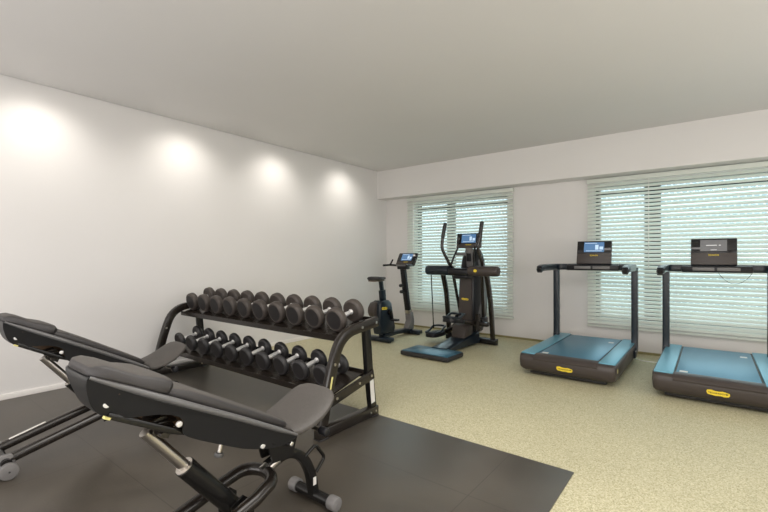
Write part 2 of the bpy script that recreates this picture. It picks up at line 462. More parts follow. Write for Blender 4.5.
def dumbbell_proto(D, th, cc):
    """axis along local y, origin at its centre"""
    root = bpy.data.objects.new('dumbbell', None); COL.objects.link(root); root.empty_display_size = .05
    for sg in (-1, 1):
        y = sg * cc / 2; R_ = D / 2
        prof = [(-th / 2, R_ * .50), (-th / 2, R_ * .78), (-th / 2 - .002, R_ * .82), (-th / 2, R_ * .86), (-th / 2 + .006, R_ * .96), (-th / 2 + .014, R_), (th / 2 - .014, R_), (th / 2 - .006, R_ * .96), (th / 2, R_ * .86), (th / 2 + .002, R_ * .82), (th / 2, R_ * .78), (th / 2, R_ * .5)]
        seg = 36
        h = mb('urethane' if D > .17 else 'rubber'); h.loft([[(math.cos(2 * PI * j / seg) * r_, y + dy, math.sin(2 * PI * j / seg) * r_) for j in range(seg)] for dy, r_ in prof])  # lower-shelf heads take darker rubber: shade between the shelves put into colour
        hd = h.build('weight_head', 'urethane', root)
        yf = y + sg * (th / 2)
        mb('rubber_face').cyl((0, yf - sg * .001, 0), (0, yf + sg * .0015, 0), R_ * .74, 32).build('end_cap', 'rubber_face', hd)
    g_ = mb('grip'); L = cc / 2 - th / 2 + .005
    g_.tube([(0, -L, 0), (0, -L + .012, 0), (0, -L + .018, 0), (0, -.02, 0), (0, .02, 0), (0, L - .018, 0), (0, L - .012, 0), (0, L, 0)], [.022, .022, .0145, .018, .018, .0145, .022, .022], 16, side=(0, 0, 1))
    g_.build('handle', 'grip', root)
    return root


def copy_tree(o, parent=None):
    c = o.copy(); COL.objects.link(c); c.parent = parent
    for ch in o.children: copy_tree(ch, c)
    return c


til = math.atan(.25)
for up in (True, False):
    D, th, cc = (.19, .062, .205) if up else (.165, .044, .200)
    pr = dumbbell_proto(D, th, cc)
    pit = .2425 if up else .238; x00 = -2.29 if up else -2.28
    yfront = 2.367 if up else 2.20
    for k in range(10):
        o = pr if k == 0 else copy_tree(pr)
        x = x00 - pit * k
        ym = yfront + cc / 2 * math.cos(til)
        R_ = D / 2 + .0022
        o.location = (x, ym - R_ * math.sin(til), tray_z(ym, up) + R_ * math.cos(til)); o.rotation_euler = (til, 0, 0)
        n_from = 9 - k
        size = 'large' if up else 'small'
        o['label'] = '%s round black dumbbell, %s from the white wall on the %s rack shelf' % (size, ORD[n_from], 'upper' if up else 'lower')
        o['category'] = 'dumbbell'; o['group'] = 'dumbbells on the %s rack shelf' % ('upper' if up else 'lower')


# ------------------------------------------------------------------ adjustable benches
def bench():
    cx = -1.605
    t = thing('adjustable_bench', 'black adjustable weight bench with raised grey backrest, standing nearest the mat corner', 'bench', (cx, 1.0, ZM), 'adjustable weight benches on the mat')
    O = Vector((cx, 1.20, .487)); U = Vector((0, -.882, .472)); N = Vector((0, .472, .882)); X = Vector((1, 0, 0))

    def L(x, s_, n_): return O + X * x + U * s_ + N * n_

    def pad(sections, key, name, e=5.0, k=44):
        """sections: (s, half width, n bottom, n top, crown)"""
        rings = []
        for s_, hw, n0, n1, cr in sections:
            ring = []
            for j in range(k):
                a = 2 * PI * j / k; c, q = math.cos(a), math.sin(a)
                xx = hw * math.copysign(abs(c) ** (2 / e), c); zz = math.copysign(abs(q) ** (2 / e), q)
                nn = (n0 + n1) / 2 + (n1 - n0) / 2 * zz
                if zz > 0: nn += cr * (1 - (xx / max(hw, 1e-4)) ** 2)
                ring.append(L(xx, s_, nn))
            rings.append(ring)
        b2 = mb(key).loft(rings); b2.mats.append('pad_side'); b2.bm.normal_update()
        for f_ in b2.bm.faces:
            if abs(f_.normal.dot(X)) > .33 or f_.normal.dot(N) < .2: f_.material_index = 1
        return b2.build(name, key, t)

    # lower back pad, long and tapering
    p = pad([(-.004, .09, .010, .022, 0), (.004, .118, .006, .030, 0), (.03, .135, .002, .036, .002), (.12, .150, .002, .040, .003), (.30, .166, .002, .046, .003), (.44, .168, .002, .050, .003), (.54, .162, .002, .050, .003), (.60, .150, .003, .040, .002), (.64, .135, .005, .030, 0)], 'pad', 'lower_back_pad', 5)
    # head and shoulder pad overlapping it
    p = pad([(.592, .120, .020, .044, 0), (.598, .150, .010, .058, 0), (.615, .166, .006, .066, .002), (.645, .168, .006, .066, .002), (.68, .158, .006, .060, .002), (.72, .145, .006, .051, .003), (.76, .134, .004, .050, .004), (.79, .126, .002, .050, .004), (.822, .118, -.002, .047, .003), (.840, .104, .002, .038, 0), (.848, .080, .012, .028, 0)], 'pad', 'head_pad', 5)
    # cover under the pads
    sh = mb('char_plastic')

    def wide(s_):
        q = max(0, min(1, (s_ - .52) / .31)); return .186 - .078 * q * q * (3 - 2 * q)
    outline = smooth2([(-.01, -.002), (.15, .0), (.40, .002), (.62, .003), (.79, .003), (.838, .001), (.832, -.022), (.802, -.056), (.765, -.088), (.722, -.104), (.68, -.098), (.63, -.070), (.58, -.048), (.535, -.044), (.50, -.058), (.467, -.096), (.41, -.107), (.29, -.109), (.17, -.106), (.06, -.084), (.0, -.05)], 4)
    for sg in (-1, 1):
        rings = []
        for lay in (0, 1):
            ring = []
            for s_, n_ in outline:
                wv = wide(s_)
                # the panel leans inwards below
                ring.append(L(sg * (wv - .66 * max(0, -n_) - (.006 if lay == 0 else 0)), s_, n_))
            rings.append(ring)
        sh.loft(rings, smooth=False)
    nose = [(s_, n_) for s_, n_ in outline if s_ > .69 and n_ < .0]
    sh.loft([[L(-wide(s_) - .66 * n_ + .003, s_, n_), L(wide(s_) + .66 * n_ - .003, s_, n_), L(wide(s_) + .66 * n_ - .003, s_ - .004, n_ + .004), L(-wide(s_) - .66 * n_ + .003, s_ - .004, n_ + .004)] for s_, n_ in nose], smooth=True)
    sh.loft([[L(-wide(s_) + .008, s_, .002), L(wide(s_) - .008, s_, .002), L(wide(s_) - .008, s_, -.012), L(-wide(s_) + .008, s_, -.012)] for s_ in (0, .3, .6, .70, .78, .83)], smooth=False)
    cover = sh.build('back_cover', 'char_plastic', t)
    for sg in (-1, 1):
        rim = [L(sg * (wide(s_) + .001), s_, n_) for s_, n_ in ((-.01, -.002), (.1, 0), (.3, .003), (.5, .003), (.58, .003), (.66, .002), (.72, .001), (.78, .0), (.838, .0))]
        mb('rim_plastic').tube(rim, [.005, .010, .011, .011, .011, .011, .011, .009, .005], 10, side=N).build('rim', 'rim_plastic', cover)
        for s_, n_ in ((.741, -.065), (.511, -.067), (.1045, -.080)):
            xw = wide(s_) + .66 * n_; a = L(sg * (xw - .006), s_, n_); b2 = L(sg * (xw + .002), s_, n_)
            mb('cap').cyl(a, b2 + X * sg * .0025, .0105, 18, .002).build('cap_screw', 'chrome', cover)
    # backrest carrier
    fr_ = mb('black_metal')
    for sg in (-1, 1):
        fr_.tube([L(sg * .10, .02, -.050), L(sg * .095, .50, -.098), L(sg * .075, .72, -.095)], 1, flat=(.018, .022), side=(1, 0, 0))
    fr_.tube([L(-.08, .66, -.085), L(.08, .66, -.085)], .012, 10); fr_.tube([L(-.145, .06, -.05), L(.145, .06, -.05)], .016, 10)
    fr_.build('backrest_frame', 'black_metal', t)
    inn = mb('bronze'); inn.loft([[L(-.12, s_, -.014), L(.12, s_, -.014), L(.12, s_, -.024), L(-.12, s_, -.024)] for s_ in (.1, .74)], smooth=False)
    inn.loft([[L(-.078, s_, -.02), L(-.070, s_, -.02), L(-.060, s_, -.098), L(-.068, s_, -.098)] for s_ in (.2, .70)], smooth=False)
    inn.build('inner_plate', 'bronze', t)
    ys = mb('yellow_pale'); ys.loft([[L(.070, s_, -.099), L(.091, s_, -.099), L(.088, s_, -.107), L(.070, s_, -.107)] for s_ in (.712, .730)], smooth=False); ys.build('yellow_sticker', 'yellow_pale', t)
    # telescopic support
    a = Vector((cx + .02, .655, .632)); mid = Vector((cx + .02, .803, .447)); e_ = Vector((cx + .02, 1.004, .204))
    d = (e_ - a).normalized()
    mb('steel').tube([a, mid + d * .03], .0215, 20).build('support_rod', 'rod_metal', t)
    sl = mb('black_metal').tube([mid - d * .008, e_], .038, 24)
    sl.build('support_sleeve', 'black_metal', t)
    mb('steel').tube([mid - d * .012, mid + d * .004], .035, 24).build('sleeve_collar', 'steel', t)
    bk = mb('brown_metal')
    for sg in (-1, 1):
        bk.prism([(.672, .622), (.720, .595), (.742, .64), (.712, .682), (.660, .674)], 'x', cx + .02 + sg * .028, cx + .02 + sg * .036)
    bk.cyl((cx - .05, .69, .625), (cx + .09, .69, .625), .011, 14)
    bk.box((cx - .03, .655, .655), (cx + .07, .745, .667), .003)
    bk.build('top_bracket', 'brown_metal', t)
    bk = mb('steel'); bk.cyl((cx - .045, 1.005, .212), (cx + .085, 1.005, .212), .014, 16)
    bk.build('lower_bolt', 'steel', t)
    bk = mb('black_metal')
    for sg in (-1, 1): bk.prism([(.965, .235), (1.02, .262), (1.05, .235), (1.045, .16), (.97, .15)], 'x', cx + .02 + sg * .044, cx + .02 + sg * .052)
    bk.cyl((cx - .12, 1.02, .235 - .03), (cx + .12, 1.02, .235 - .03), .018, 14)
    bk.build('lower_bracket', 'black_metal', t)
    # U-shaped rail
    pth = [(cx - .115, .46, .095), (cx - .115, 1.05, .246), (cx - .105, 1.105, .264)]
    for k in range(1, 10):
        th = PI * k / 10; pth.append((cx - .105 * math.cos(th), 1.105 + .075 * math.sin(th),   .264 + .012 * math.sin(th)))
    pth += [(cx + .105, 1.105, .264), (cx + .115, 1.05, .246), (cx + .115, .46, .095)]
    rl = mb('brown_metal').tube(pth, .0275, 18, side=(0, -.26, .965)).build('base_rail', 'brown_metal', t)
    ls = mb('sticker_glint'); ls.tube([(cx - .115, .52, .1117 + .0258), (cx - .115, .70, .1618 + .0258)], 1, flat=(.018, .0035), side=(1, 0, 0)); ls.build('label_sticker', 'sticker_glint', rl)
    # rear axle housing and wheels
    mb('black_metal').cyl((cx - .17, .46, .09), (cx + .17, .46, .09), .026, 18).build('rear_axle', 'black_metal', t)
    for sg in (-1, 1):
        xw = cx + sg * .175
        hs = mb('grey_plastic').prism([(.43, .13), (.49, .13), (.505, .09), (.50, .05), (.42, .05), (.41, .09)], 'x', xw - sg * .052 - .018, xw - sg * .052 + .018, .006).build('wheel_housing', 'grey_plastic', t)
        wh = mb('grey_plastic').cyl((xw - .026, .465, ZM + .0455), (xw + .026, .465, ZM + .0455), .045, 32, .006).build('wheel', 'grey_plastic', t)
        mb('rubber').cyl((xw - .028, .465, ZM + .0455), (xw + .028, .465, ZM + .0455), .005, 12).build('hub', 'rubber', wh)
    # front leg arch
    pth = fillet([(cx, 1.19, .292), (cx, 1.30, .325), (cx, 1.40, .265), (cx, 1.455, .16), (cx, 1.475, .045)], .07, 6)
    mb('black_metal').tube(pth, 1, flat=(.046, .046), side=(1, 0, 0)).build('front_leg', 'black_metal', t)
    mb('steel').tube([(cx, 1.165, .276), (cx, 1.245, .306)], .0275, 16).build('neck', 'steel', t)
    mb('sticker_glint').box((cx + .0235, 1.452, .10), (cx + .0245, 1.472, .14)).build('leg_sticker', 'sticker_glint', t)
    fb = mb('black_metal').cyl((cx - .12, 1.478, ZM + .032), (cx + .12, 1.478, ZM + .032), .027, 20).build('foot_tube', 'black_metal', t)
    for sg in (-1, 1):
        mb('grey_plastic').cyl((cx + sg * .115, 1.478, ZM + .034), (cx + sg * .170, 1.478, ZM + .034), .034, 24, .007).build('foot_cap', 'grey_plastic', fb)
    hl = fillet([(cx + .02, 1.40, .265), (cx + .02, 1.47, .300), (cx + .02, 1.535, .215), (cx + .02, 1.475, .160)], .022, 5)
    mb('black_metal').tube(hl, .009, 10, side=(1, 0, 0)).build('pull_handle', 'black_metal', t)
    # pivot and seat carrier
    pv = mb('black_metal')
    for sg in (-1, 1): pv.prism([(1.19, .32), (1.30, .315), (1.33, .40), (1.32, .425), (1.20, .475), (1.155, .44)], 'x', cx + sg * .035, cx + sg * .047)
    pv.cyl((cx - .16, 1.20, .435), (cx + .16, 1.20, .435), .014, 14)
    pv.tube([(cx, 1.22, .425), (cx, 1.34, .425), (cx, 1.47, .480)], 1, flat=(.06, .035), side=(1, 0, 0))
    pv.build('seat_bracket', 'black_metal', t)
    for sg in (-1, 1):
        mb('chrome').cyl((cx + sg * .15, 1.20, .435), (cx + sg * .164, 1.20, .435), .010, 14, .002).build('pivot_bolt', 'chrome', t)
    pk = mb('steel').cyl((cx + .035, 1.40, .425), (cx + .16, 1.40, .425), .009, 10)
    pk.build('seat_pin', 'steel', t); mb('dark_plastic').cyl((cx + .13, 1.40, .425), (cx + .178, 1.40, .425), .020, 18, .005).build('seat_knob', 'dark_plastic', t)
    # seat pad
    rings = []
    for y, z, hw, th in ((1.235, .436, .10, .020), (1.242, .437, .130, .036), (1.27, .440, .150, .046), (1.33, .455, .161, .050), (1.39, .478, .164, .050), (1.43, .500, .160, .050), (1.465, .522, .150, .048), (1.492, .538, .132, .044), (1.508, .547, .108, .034), (1.515, .551, .08, .018)):
        ring = []
        for j in range(28):
            a_ = 2 * PI * j / 28; c, q = math.cos(a_), math.sin(a_)
            xx = hw * math.copysign(abs(c) ** (2 / 3.0), c); zz = math.copysign(abs(q) ** (2 / 3.0), q)
            ring.append((cx + xx, y, z + .022 + th / 2 * zz + (.004 * (1 - (xx / hw) ** 2) if zz > 0 else 0)))
        rings.append(ring)
    mb('pad').loft(rings).build('seat', 'pad', t)
    # pop pin
    pp = mb('steel'); A_, B_ = Vector((cx + .03, .955, .53)), Vector((cx + .03, .935, .455))
    pp.cyl(A_, B_, .009, 12); pp.build('adjustment_pin', 'steel', t)
    dd = (B_ - A_).normalized(); mb('rim_plastic').cyl(B_ - dd * .004, B_ + dd * .014, .018, 16, .004).build('pin_knob', 'rim_plastic', t)
    return t


bA = bench()
bB = copy_tree(bA)
bB.location = Vector(bA.location) + Vector((-1.675, .10, 0))
bB['label'] = 'black adjustable weight bench with raised backrest, standing nearest the white wall behind the other bench'


# ------------------------------------------------------------------ consoles
def frame_mtx(origin, tilt):
    """local x -> world x, local y -> up the panel, local z -> out towards -y"""
    return Matrix.Translation(origin) @ Matrix.Rotation(PI / 2 - tilt, 4, 'X')


def console(t, cx, y, zb, w_, h_, tilt, mode, split=.45):
    mt = frame_mtx((cx, y, zb), tilt)
    c = mb('brown_plastic'); c.box((-w_ / 2, 0, -.035), (w_ / 2, h_, 0), .008, mtx=mt)
    body = c.build('console', 'brown_plastic', t)
    g_ = mb('glass_black').box((-w_ / 2 + .003, h_ * split, -.002), (w_ / 2 - .003, h_ - .004, .003), .002, mtx=mt).build('screen', 'glass_black', body)
    dw, dh = w_ * .29, h_ * (1 - split) * .39; cy_ = h_ * (1 + split) / 2
    d = mb('screen_on' if mode == 'on' else 'screen_off'); d.box((-dw, cy_ - dh, .003), (dw, cy_ + dh, .004), mtx=mt)
    if mode == 'on':
        d.use('screen_light'); d.box((dw * .12, cy_ - dh * .5, .004), (dw * .45, cy_ + dh * .45, .0046), mtx=mt); d.box((dw * .55, cy_ - dh * .5, .004), (dw * .9, cy_ + dh * .1, .0046), mtx=mt)
        d.box((-dw * .9, cy_ + dh * .75, .004), (dw * .3, cy_ + dh * .85, .0046), mtx=mt); d.box((-dw * .8, cy_ - dh * .8, .004), (dw * .8, cy_ - dh * .7, .0046), mtx=mt)
    else:
        d.use('screen_text'); d.box((-dw * .55, cy_ - dh * .02, .004), (dw * .25, cy_ + dh * .1, .0046), mtx=mt); d.box((dw * .4, cy_ - dh * .02, .004), (dw * .55, cy_ + dh * .1, .0046), mtx=mt)
        d.box((-dw * .2, cy_ - dh * .8, .004), (dw * .25, cy_ - dh * .72, .0046), mtx=mt)
    # the display is part of the screen glass
    me = d.build('display', 'screen_on', body)
    badge(body, mt @ Matrix.Translation((0, h_ * split * .80, 0)), w=w_ * .27, h=h_ * .085, plate=False)
    return body


# ------------------------------------------------------------------ treadmills
def treadmill(cx, label, mode, cable):
    Y0, Y1 = 4.44, 5.97; hw = .46; zt = .228
    t = thing('treadmill', label, 'treadmill', (cx, (Y0 + Y1) / 2, 0), 'treadmills facing the wide window')
    # lower skirt and feet
    b_ = mb('rubber'); b_.box((cx - .37, Y0 + .09, .014), (cx + .37, Y1 - .1, .10), .01)
    b_.build('underframe', 'rubber', t)
    for sx in (-1, 1):
        for yy in (Y0 + .22, Y1 - .25): mb('rubber').cyl((cx + sx * .30, yy, 0), (cx + sx * .30, yy, .02), .03, 16).build('foot', 'rubber', t)
    # shell: lofted along x with a rounded rear profile in (y,z)
    prof = [(Y0 + .055, .052), (Y0 + .02, .072), (Y0 + .004, .11), (Y0, .165), (Y0 + .006, .195), (Y0 + .022, .214), (Y0 + .05, zt - .006), (Y1 - .02, zt - .006), (Y1, zt - .03), (Y1, .09), (Y1 - .03, .052)]
    rings = []
    for q, ins in ((-hw, .035), (-hw + .008, .014), (-hw + .03, .004), (-hw + .06, 0), (hw - .06, 0), (hw - .03, .004), (hw - .008, .014), (hw, .035)):
        cyy, czz = (Y0 + Y1) / 2, .15
        ring = []
        for (yy, zz) in prof:
            nz = zz + (ins if zz < czz - .02 else (0 if zz > .2 else 0)); ny = yy + (ins if yy < cyy else -ins * .3)
            ring.append((cx + q, ny, nz))
        rings.append(ring)
    shl = mb('brown_plastic').loft(rings).build('deck_shell', 'brown_plastic', t)
    # raised lip of the rear cover
    lp = mb('brown_plastic'); pth = fillet([(cx - .315, Y0 + .05, zt), (cx - .315, Y0 - .003, .178), (cx + .315, Y0 - .003, .178), (cx + .315, Y0 + .05, zt)], .03, 4)
    lp.loft([[(cx + q, Y0 + .045, zt + .002), (cx + q, Y0 + .01, .212), (cx + q, Y0 - .008, .190), (cx + q, Y0 - .004, .176), (cx + q, Y0 + .02, .176), (cx + q, Y0 + .12, zt - .01), (cx + q, Y0 + .12, zt + .004)] for q in (-.305, .305)], smooth=True)
    lp.build('rear_cover', 'brown_plastic', t)
    for sx in (-1, 1):
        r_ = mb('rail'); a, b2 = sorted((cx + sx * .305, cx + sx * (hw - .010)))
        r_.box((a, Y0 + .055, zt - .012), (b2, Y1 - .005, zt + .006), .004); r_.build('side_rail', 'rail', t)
        # upright
        u = mb('navy'); xu = cx + sx * (hw - .012)
        u.tube(fillet([(xu, Y1 - .36, .125), (xu, 5.79, .12), (xu, 5.81, .28), (xu, 5.80, 1.13)], .08, 6), 1, flat=(.068, .085), side=(1, 0, 0))
        u.build('upright', 'navy', t)
    mb('ink').box((cx - .302, Y0 + .10, zt - .016), (cx + .302, Y1 - .03, zt - .004)).build('deck_gap', 'ink', t)
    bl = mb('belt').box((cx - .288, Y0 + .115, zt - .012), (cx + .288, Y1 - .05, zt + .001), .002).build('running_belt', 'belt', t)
    mb('sticker_glint').box((cx - .265, Y0 + .15, zt + .001), (cx - .205, Y0 + .21, zt + .0016)).build('sticker_glint', 'sticker_glint', bl)
    mb('sticker_glint').box((cx + .195, Y1 - .36, zt + .001), (cx + .25, Y1 - .29, zt + .0016)).build('sticker_glint', 'sticker_glint', bl)  # pale square painted for a glint on the belt
    badge(t, Matrix.Translation((cx + .005, Y0 - .001, .124)) @ Matrix.Rotation(PI / 2 + .10, 4, 'X'), w=.155, h=.052)
    mb('yellow_pale').cyl((cx + hw - .004, Y0 + .12, .155), (cx + hw + .001, Y0 + .12, .155), .022, 16).build('side_sticker', 'yellow_pale', t)
    # handlebar: one U shaped bar, arms towards the runner
    xa = hw - .012
    pth = fillet([(cx - xa, 5.09, 1.108), (cx - xa, 5.17, 1.127), (cx - xa, 5.80, 1.130), (cx + xa, 5.80, 1.130), (cx + xa, 5.17, 1.127), (cx + xa, 5.09, 1.108)], .09, 6)
    hb = mb('navy').tube(pth, 1, flat=(.080, .058), side=(0, 0, 1)).build('handlebar', 'navy', t)
    for sx in (-1, 1):
        mb('dark_plastic').tube([(cx + sx * xa, 5.065, 1.10), (cx + sx * xa, 5.085, 1.106), (cx + sx * xa, 5.23, 1.127)], [.022, .034, .040], 14, side=(0, 0, 1)).build('grip', 'dark_plastic', hb)
    mb('dark_plastic').box((cx - .30, 5.68, 1.088), (cx + .30, 5.82, 1.158), .012).build('console_tray', 'dark_plastic', t)
    for sx in (-1, 1):
        a, b2 = sorted((cx + sx * .012, cx + sx * .20))
        mb('grey_plastic').box((a, 5.676, 1.108), (b2, 5.684, 1.142), .002).build('tray_panel', 'grey_plastic', t)
    console(t, cx + (.01 if mode == 'on' else -.02), 5.73, 1.172, .395, .292, math.radians(12), mode)
    if cable:
        P = [(cx + .02 + .27 * k / 12, 5.665, 1.09 - .115 * math.sin(PI * k / 12) ** .8) for k in range(13)]
        mb('rubber').tube(P, .0022, 6, side=(0, 1, 0)).build('cable', 'rubber', t)
    return t


treadmill(-1.165, 'black treadmill with teal window reflections and blue lit screen, beside the elliptical trainer', 'on', False)
treadmill(.043, 'black treadmill with teal window reflections, grey unlit screen and a thin cable looped below its bar', 'off', True)
pts = fillet([(-.735, 5.99, .006), (-.66, 5.90, .006), (-.52, 5.905, .006), (-.40, 5.92, .006)], .04, 4)
tag(mb('white_gloss').tube(pts, .006, 8, side=(0, 0, 1)).build('power_cord', 'white_gloss'), 'thin white cord lying on the floor between the two treadmills', 'cord')


# ------------------------------------------------------------------ elliptical trainer
def elliptical():
    cx = -2.77
    t = thing('elliptical_trainer', 'tall black elliptical trainer with swing arms and low step by the narrower window', 'elliptical trainer', (cx, 5.1, 0))
    st = mb('rubber').box((-3.13, 4.36, .012), (-2.44, 4.76, .065), .012).build('step_platform', 'rubber', t)
    mb('step').box((-3.115, 4.375, .060), (-2.455, 4.745, .074), .006).build('step_pad', 'step', st)
    for x in (-3.05, -2.52):
        for y in (4.42, 4.70): mb('rubber').cyl((x, y, 0), (x, y, .015), .025, 12).build('rubber_foot', 'rubber', st)
    bm_ = mb('navy'); bm_.loft([[(cx - a, y, z0), (cx + a, y, z0), (cx + a, y, z1 - .02), (cx + a - .03, y, z1), (cx - a + .03, y, z1), (cx - a, y, z1 - .02)] for y, a, z0, z1 in ((4.72, .13, .03, .085), (5.0, .12, .03, .11), (5.3, .13, .03, .155), (5.6, .15, .03, .19))])
    bm_.build('base_beam', 'navy', t)
    fb = mb('black_metal').box((-3.20, 5.64, .012), (-2.40, 5.76, .085), .012).build('cross_foot', 'black_metal', t)
    for x in (-3.15, -2.43): mb('rubber').cyl((x, 5.72, 0), (x, 5.72, .02), .035, 14).build('rubber_foot', 'rubber', fb)
    # flywheel column
    side = [(5.50, .20), (5.46, .35), (5.47, .70), (5.49, .95), (5.52, 1.10), (5.58, 1.27), (5.66, 1.37), (5.74, 1.38), (5.82, 1.30), (5.90, 1.10), (5.95, .80), (5.95, .50), (5.90, .30), (5.80, .16), (5.60, .14)]
    rings = []
    for x, k in ((-.125, .88), (-.110, .96), (-.085, 1.0), (.085, 1.0), (.110, .96), (.125, .88)):
        rings.append([(cx + x, 5.72 + (y - 5.72) * k, .72 + (z - .72) * (k if k < 1 else 1)) for y, z in side])
    body = mb('dark_plastic').loft(rings).build('flywheel_housing', 'dark_plastic', t)
    pn = mb('brown_plastic'); pn.loft([[(cx - a, y - .006, z), (cx + a, y - .006, z), (cx + a, y + .03, z), (cx - a, y + .03, z)] for a, y, z in ((.105, 5.455, .28), (.100, 5.450, .50), (.095, 5.455, .70), (.09, 5.475, .97))])
    pn.build('front_panel', 'brown_plastic', body)
    pb = mb('rim_plastic').prism([(5.56 + .0, .35), (5.75, .30), (5.88, .45), (5.90, .80), (5.84, 1.1), (5.72, 1.28), (5.60, 1.20), (5.70, .95), (5.72, .65)], 'x', cx + .123, cx + .131, .003).build('side_panel', 'rim_plastic', body)
    badge(body, Matrix.Translation((cx, 5.447, .655)) @ Matrix.Rotation(PI / 2, 4, 'X'), w=.11, h=.036)
    # neck, screen
    nk = mb('grey_plastic'); nk.tube([(cx + .03, 5.56, 1.08), (cx + .04, 5.52, 1.25), (cx + .05, 5.47, 1.40)], 1, flat=(.10, .05), side=(1, 0, 0)); nk.build('screen_mast', 'grey_plastic', t)
    mb('dark_plastic').tube([(cx + .04, 5.495, 1.20), (cx + .045, 5.475, 1.31)], 1, flat=(.06, .06), side=(1, 0, 0)).build('mast_cover', 'dark_plastic', t)
    mb('grey_plastic').cyl((cx - .14, 5.45, 1.30), (cx + .02, 5.45, 1.30), .022, 14, .006).build('bottle_holder', 'grey_plastic', t)
    console(t, cx + .05, 5.44, 1.385, .38, .215, math.radians(10), 'on', .27)
    # padded cross rolls
    for a, b_ in ((-3.32, -2.935), (-2.64, -2.20)):
        q = mb('brown_plastic' if a > -3 else 'navy'); q.tube([(a, 5.30, 1.065), (a + .008, 5.30, 1.065), (a + .03, 5.30, 1.065), (b_ - .03, 5.30, 1.065), (b_ - .008, 5.30, 1.065), (b_, 5.30, 1.065)], [.045, .062, .070, .070, .062, .045], 22, side=(0, 0, 1)); rl = q.build('arm_roll', 'dark_plastic', t)
        if a > -3:
            mt = Matrix.Translation((a + .13, 5.2285, 1.07)) @ Matrix.Rotation(PI / 2, 4, 'X')
            mb('yellow').prism(ellipse(0, 0, .026, .020), 'z', 0, .002, mtx=mt).build('badge', 'yellow', rl)
    hub = mb('dark_plastic'); hub.box((-2.95, 5.24, 1.0), (-2.62, 5.50, 1.10), .03, 3); hub.box((-2.88, 5.28, .95), (-2.66, 5.5, 1.02), .02, 3); hub.tube([(-2.97, 5.30, 1.05), (-2.60, 5.30, 1.05)], .045, 16); hub.build('arm_hub', 'dark_plastic', t)
    # uprights carrying the rolls
    for x in (-3.13, -2.43):
        mb('brown_metal').tube(fillet([(x + (.04 if x < -3 else .02), 5.36, 1.05), (x + (.03 if x < -3 else .01), 5.50, .75), (x - .01, 5.62, .35), (x - .03, 5.70, .06)], .2, 6), 1, flat=(.05, .075), side=(1, 0, 0)).build('upright', 'brown_metal', t)
    # swing arms
    for pts in ([(-3.0, 5.28, 1.735), (-3.03, 5.26, 1.52), (-3.04, 5.25, 1.38), (-2.975, 5.35, 1.17), (-2.955, 5.42, 1.05), (-2.93, 5.62, .40)],
                [(-2.45, 5.31, 1.73), (-2.47, 5.29, 1.52), (-2.50, 5.28, 1.38), (-2.46, 5.36, 1.16), (-2.50, 5.42, 1.05), (-2.56, 5.60, .36)]):
        P = fillet(pts, .08, 5)
        arm = mb('brown_metal').tube(P, .022, 14, side=(1, 0, 0)).build('swing_arm', 'brown_metal', t)
        gp = [Vector(p) for p in P][:10]
        gp = [Vector(pts[0]) + Vector((0, 0, .012)), Vector(pts[0]) + Vector((0, 0, .004)), Vector(pts[0]) + Vector((0, 0, -.01)), Vector(pts[0]).lerp(Vector(pts[1]), .95)]
        mb('rubber').tube(gp, [.014, .024, .028, .026], 14, side=(1, 0, 0)).build('hand_grip', 'rubber', arm)
    # fixed handles under the screen
    for sx in (-1, 1):
        P = fillet([(cx + .03 + sx * .13, 5.44, 1.41), (cx + sx * .15, 5.40, 1.27), (cx + sx * .185, 5.36, 1.13), (cx + sx * .12, 5.36, 1.09)], .05, 4)
        mb('black_metal').tube(P, .014, 12, side=(1, 0, 0)).build('fixed_handle', 'black_metal', t)
    mb('black_metal').cyl((-3.245, 5.30, 1.02), (-3.245, 5.37, .20), .008, 10).build('hanging_rod', 'black_metal', t)

    def pedal(px, py, pz, tilt):
        mt = Matrix.Translation((px, py, pz)) @ Matrix.Rotation(tilt, 4, 'X')
        p = mb('dark_plastic'); out = ellipse(0, 0, .10, .19, 28, 3.2)
        p.prism(out, 'z', -.048, .006, .006, mtx=mt)
        for k in range(9): p.box((-.055, -.13 + k * .03, .006), (.055, -.118 + k * .03, .009), mtx=mt)
        pe = p.build('pedal', 'dark_plastic', t)
        rim = mb('navy'); pts = [mt @ Vector((x, y, .018 + (.06 * min(1, max(0, (y + .02) / .10))))) for x, y in ellipse(0, .0, .098, .185, 28, 2.8)]
        rim.tube(pts, .016, 10, closed=True, side=(0, 0, 1)); rim.build('pedal_rim', 'navy', pe)
    pedal(-3.19, 5.34, .150, 0); pedal(-2.68, 4.95, .435, -.16)
    for a in ([(-3.19, 5.36, .115), (-3.06, 5.55, .17), (-2.95, 5.66, .34)], [(-2.66, 4.97, .42), (-2.60, 5.25, .36), (-2.55, 5.58, .34)]):
        mb('brown_metal').tube(fillet(a, .12, 5), 1, flat=(.045, .06), side=(1, 0, 0)).build('pedal_arm', 'brown_metal', t)
    for sx in (-1, 1):
        x = cx + sx * .20
        mb('dark_plastic').box((min(x, cx + sx * .10), 5.52, .28), (max(x, cx + sx * .25), 5.68, .40), .02, 3).build('crank_link', 'dark_plastic', t)
    mb('brown_metal').tube([(-2.53, 5.36, .24), (-2.53, 5.36, .47)], 1, flat=(.05, .07), side=(1, 0, 0)).build('link_post', 'brown_metal', t)
    mb('brown_metal').box((-2.72, 5.38, .30), (-2.40, 5.46, .36), .012).build('link_bar', 'brown_metal', t)
    mb('brown_plastic').prism([(5.20, .14), (5.47, .16), (5.47, .34), (5.40, .36), (5.24, .30)], 'x', cx - .09, cx + .11, .01).build('beam_cover', 'brown_plastic', t)
    return t


elliptical()


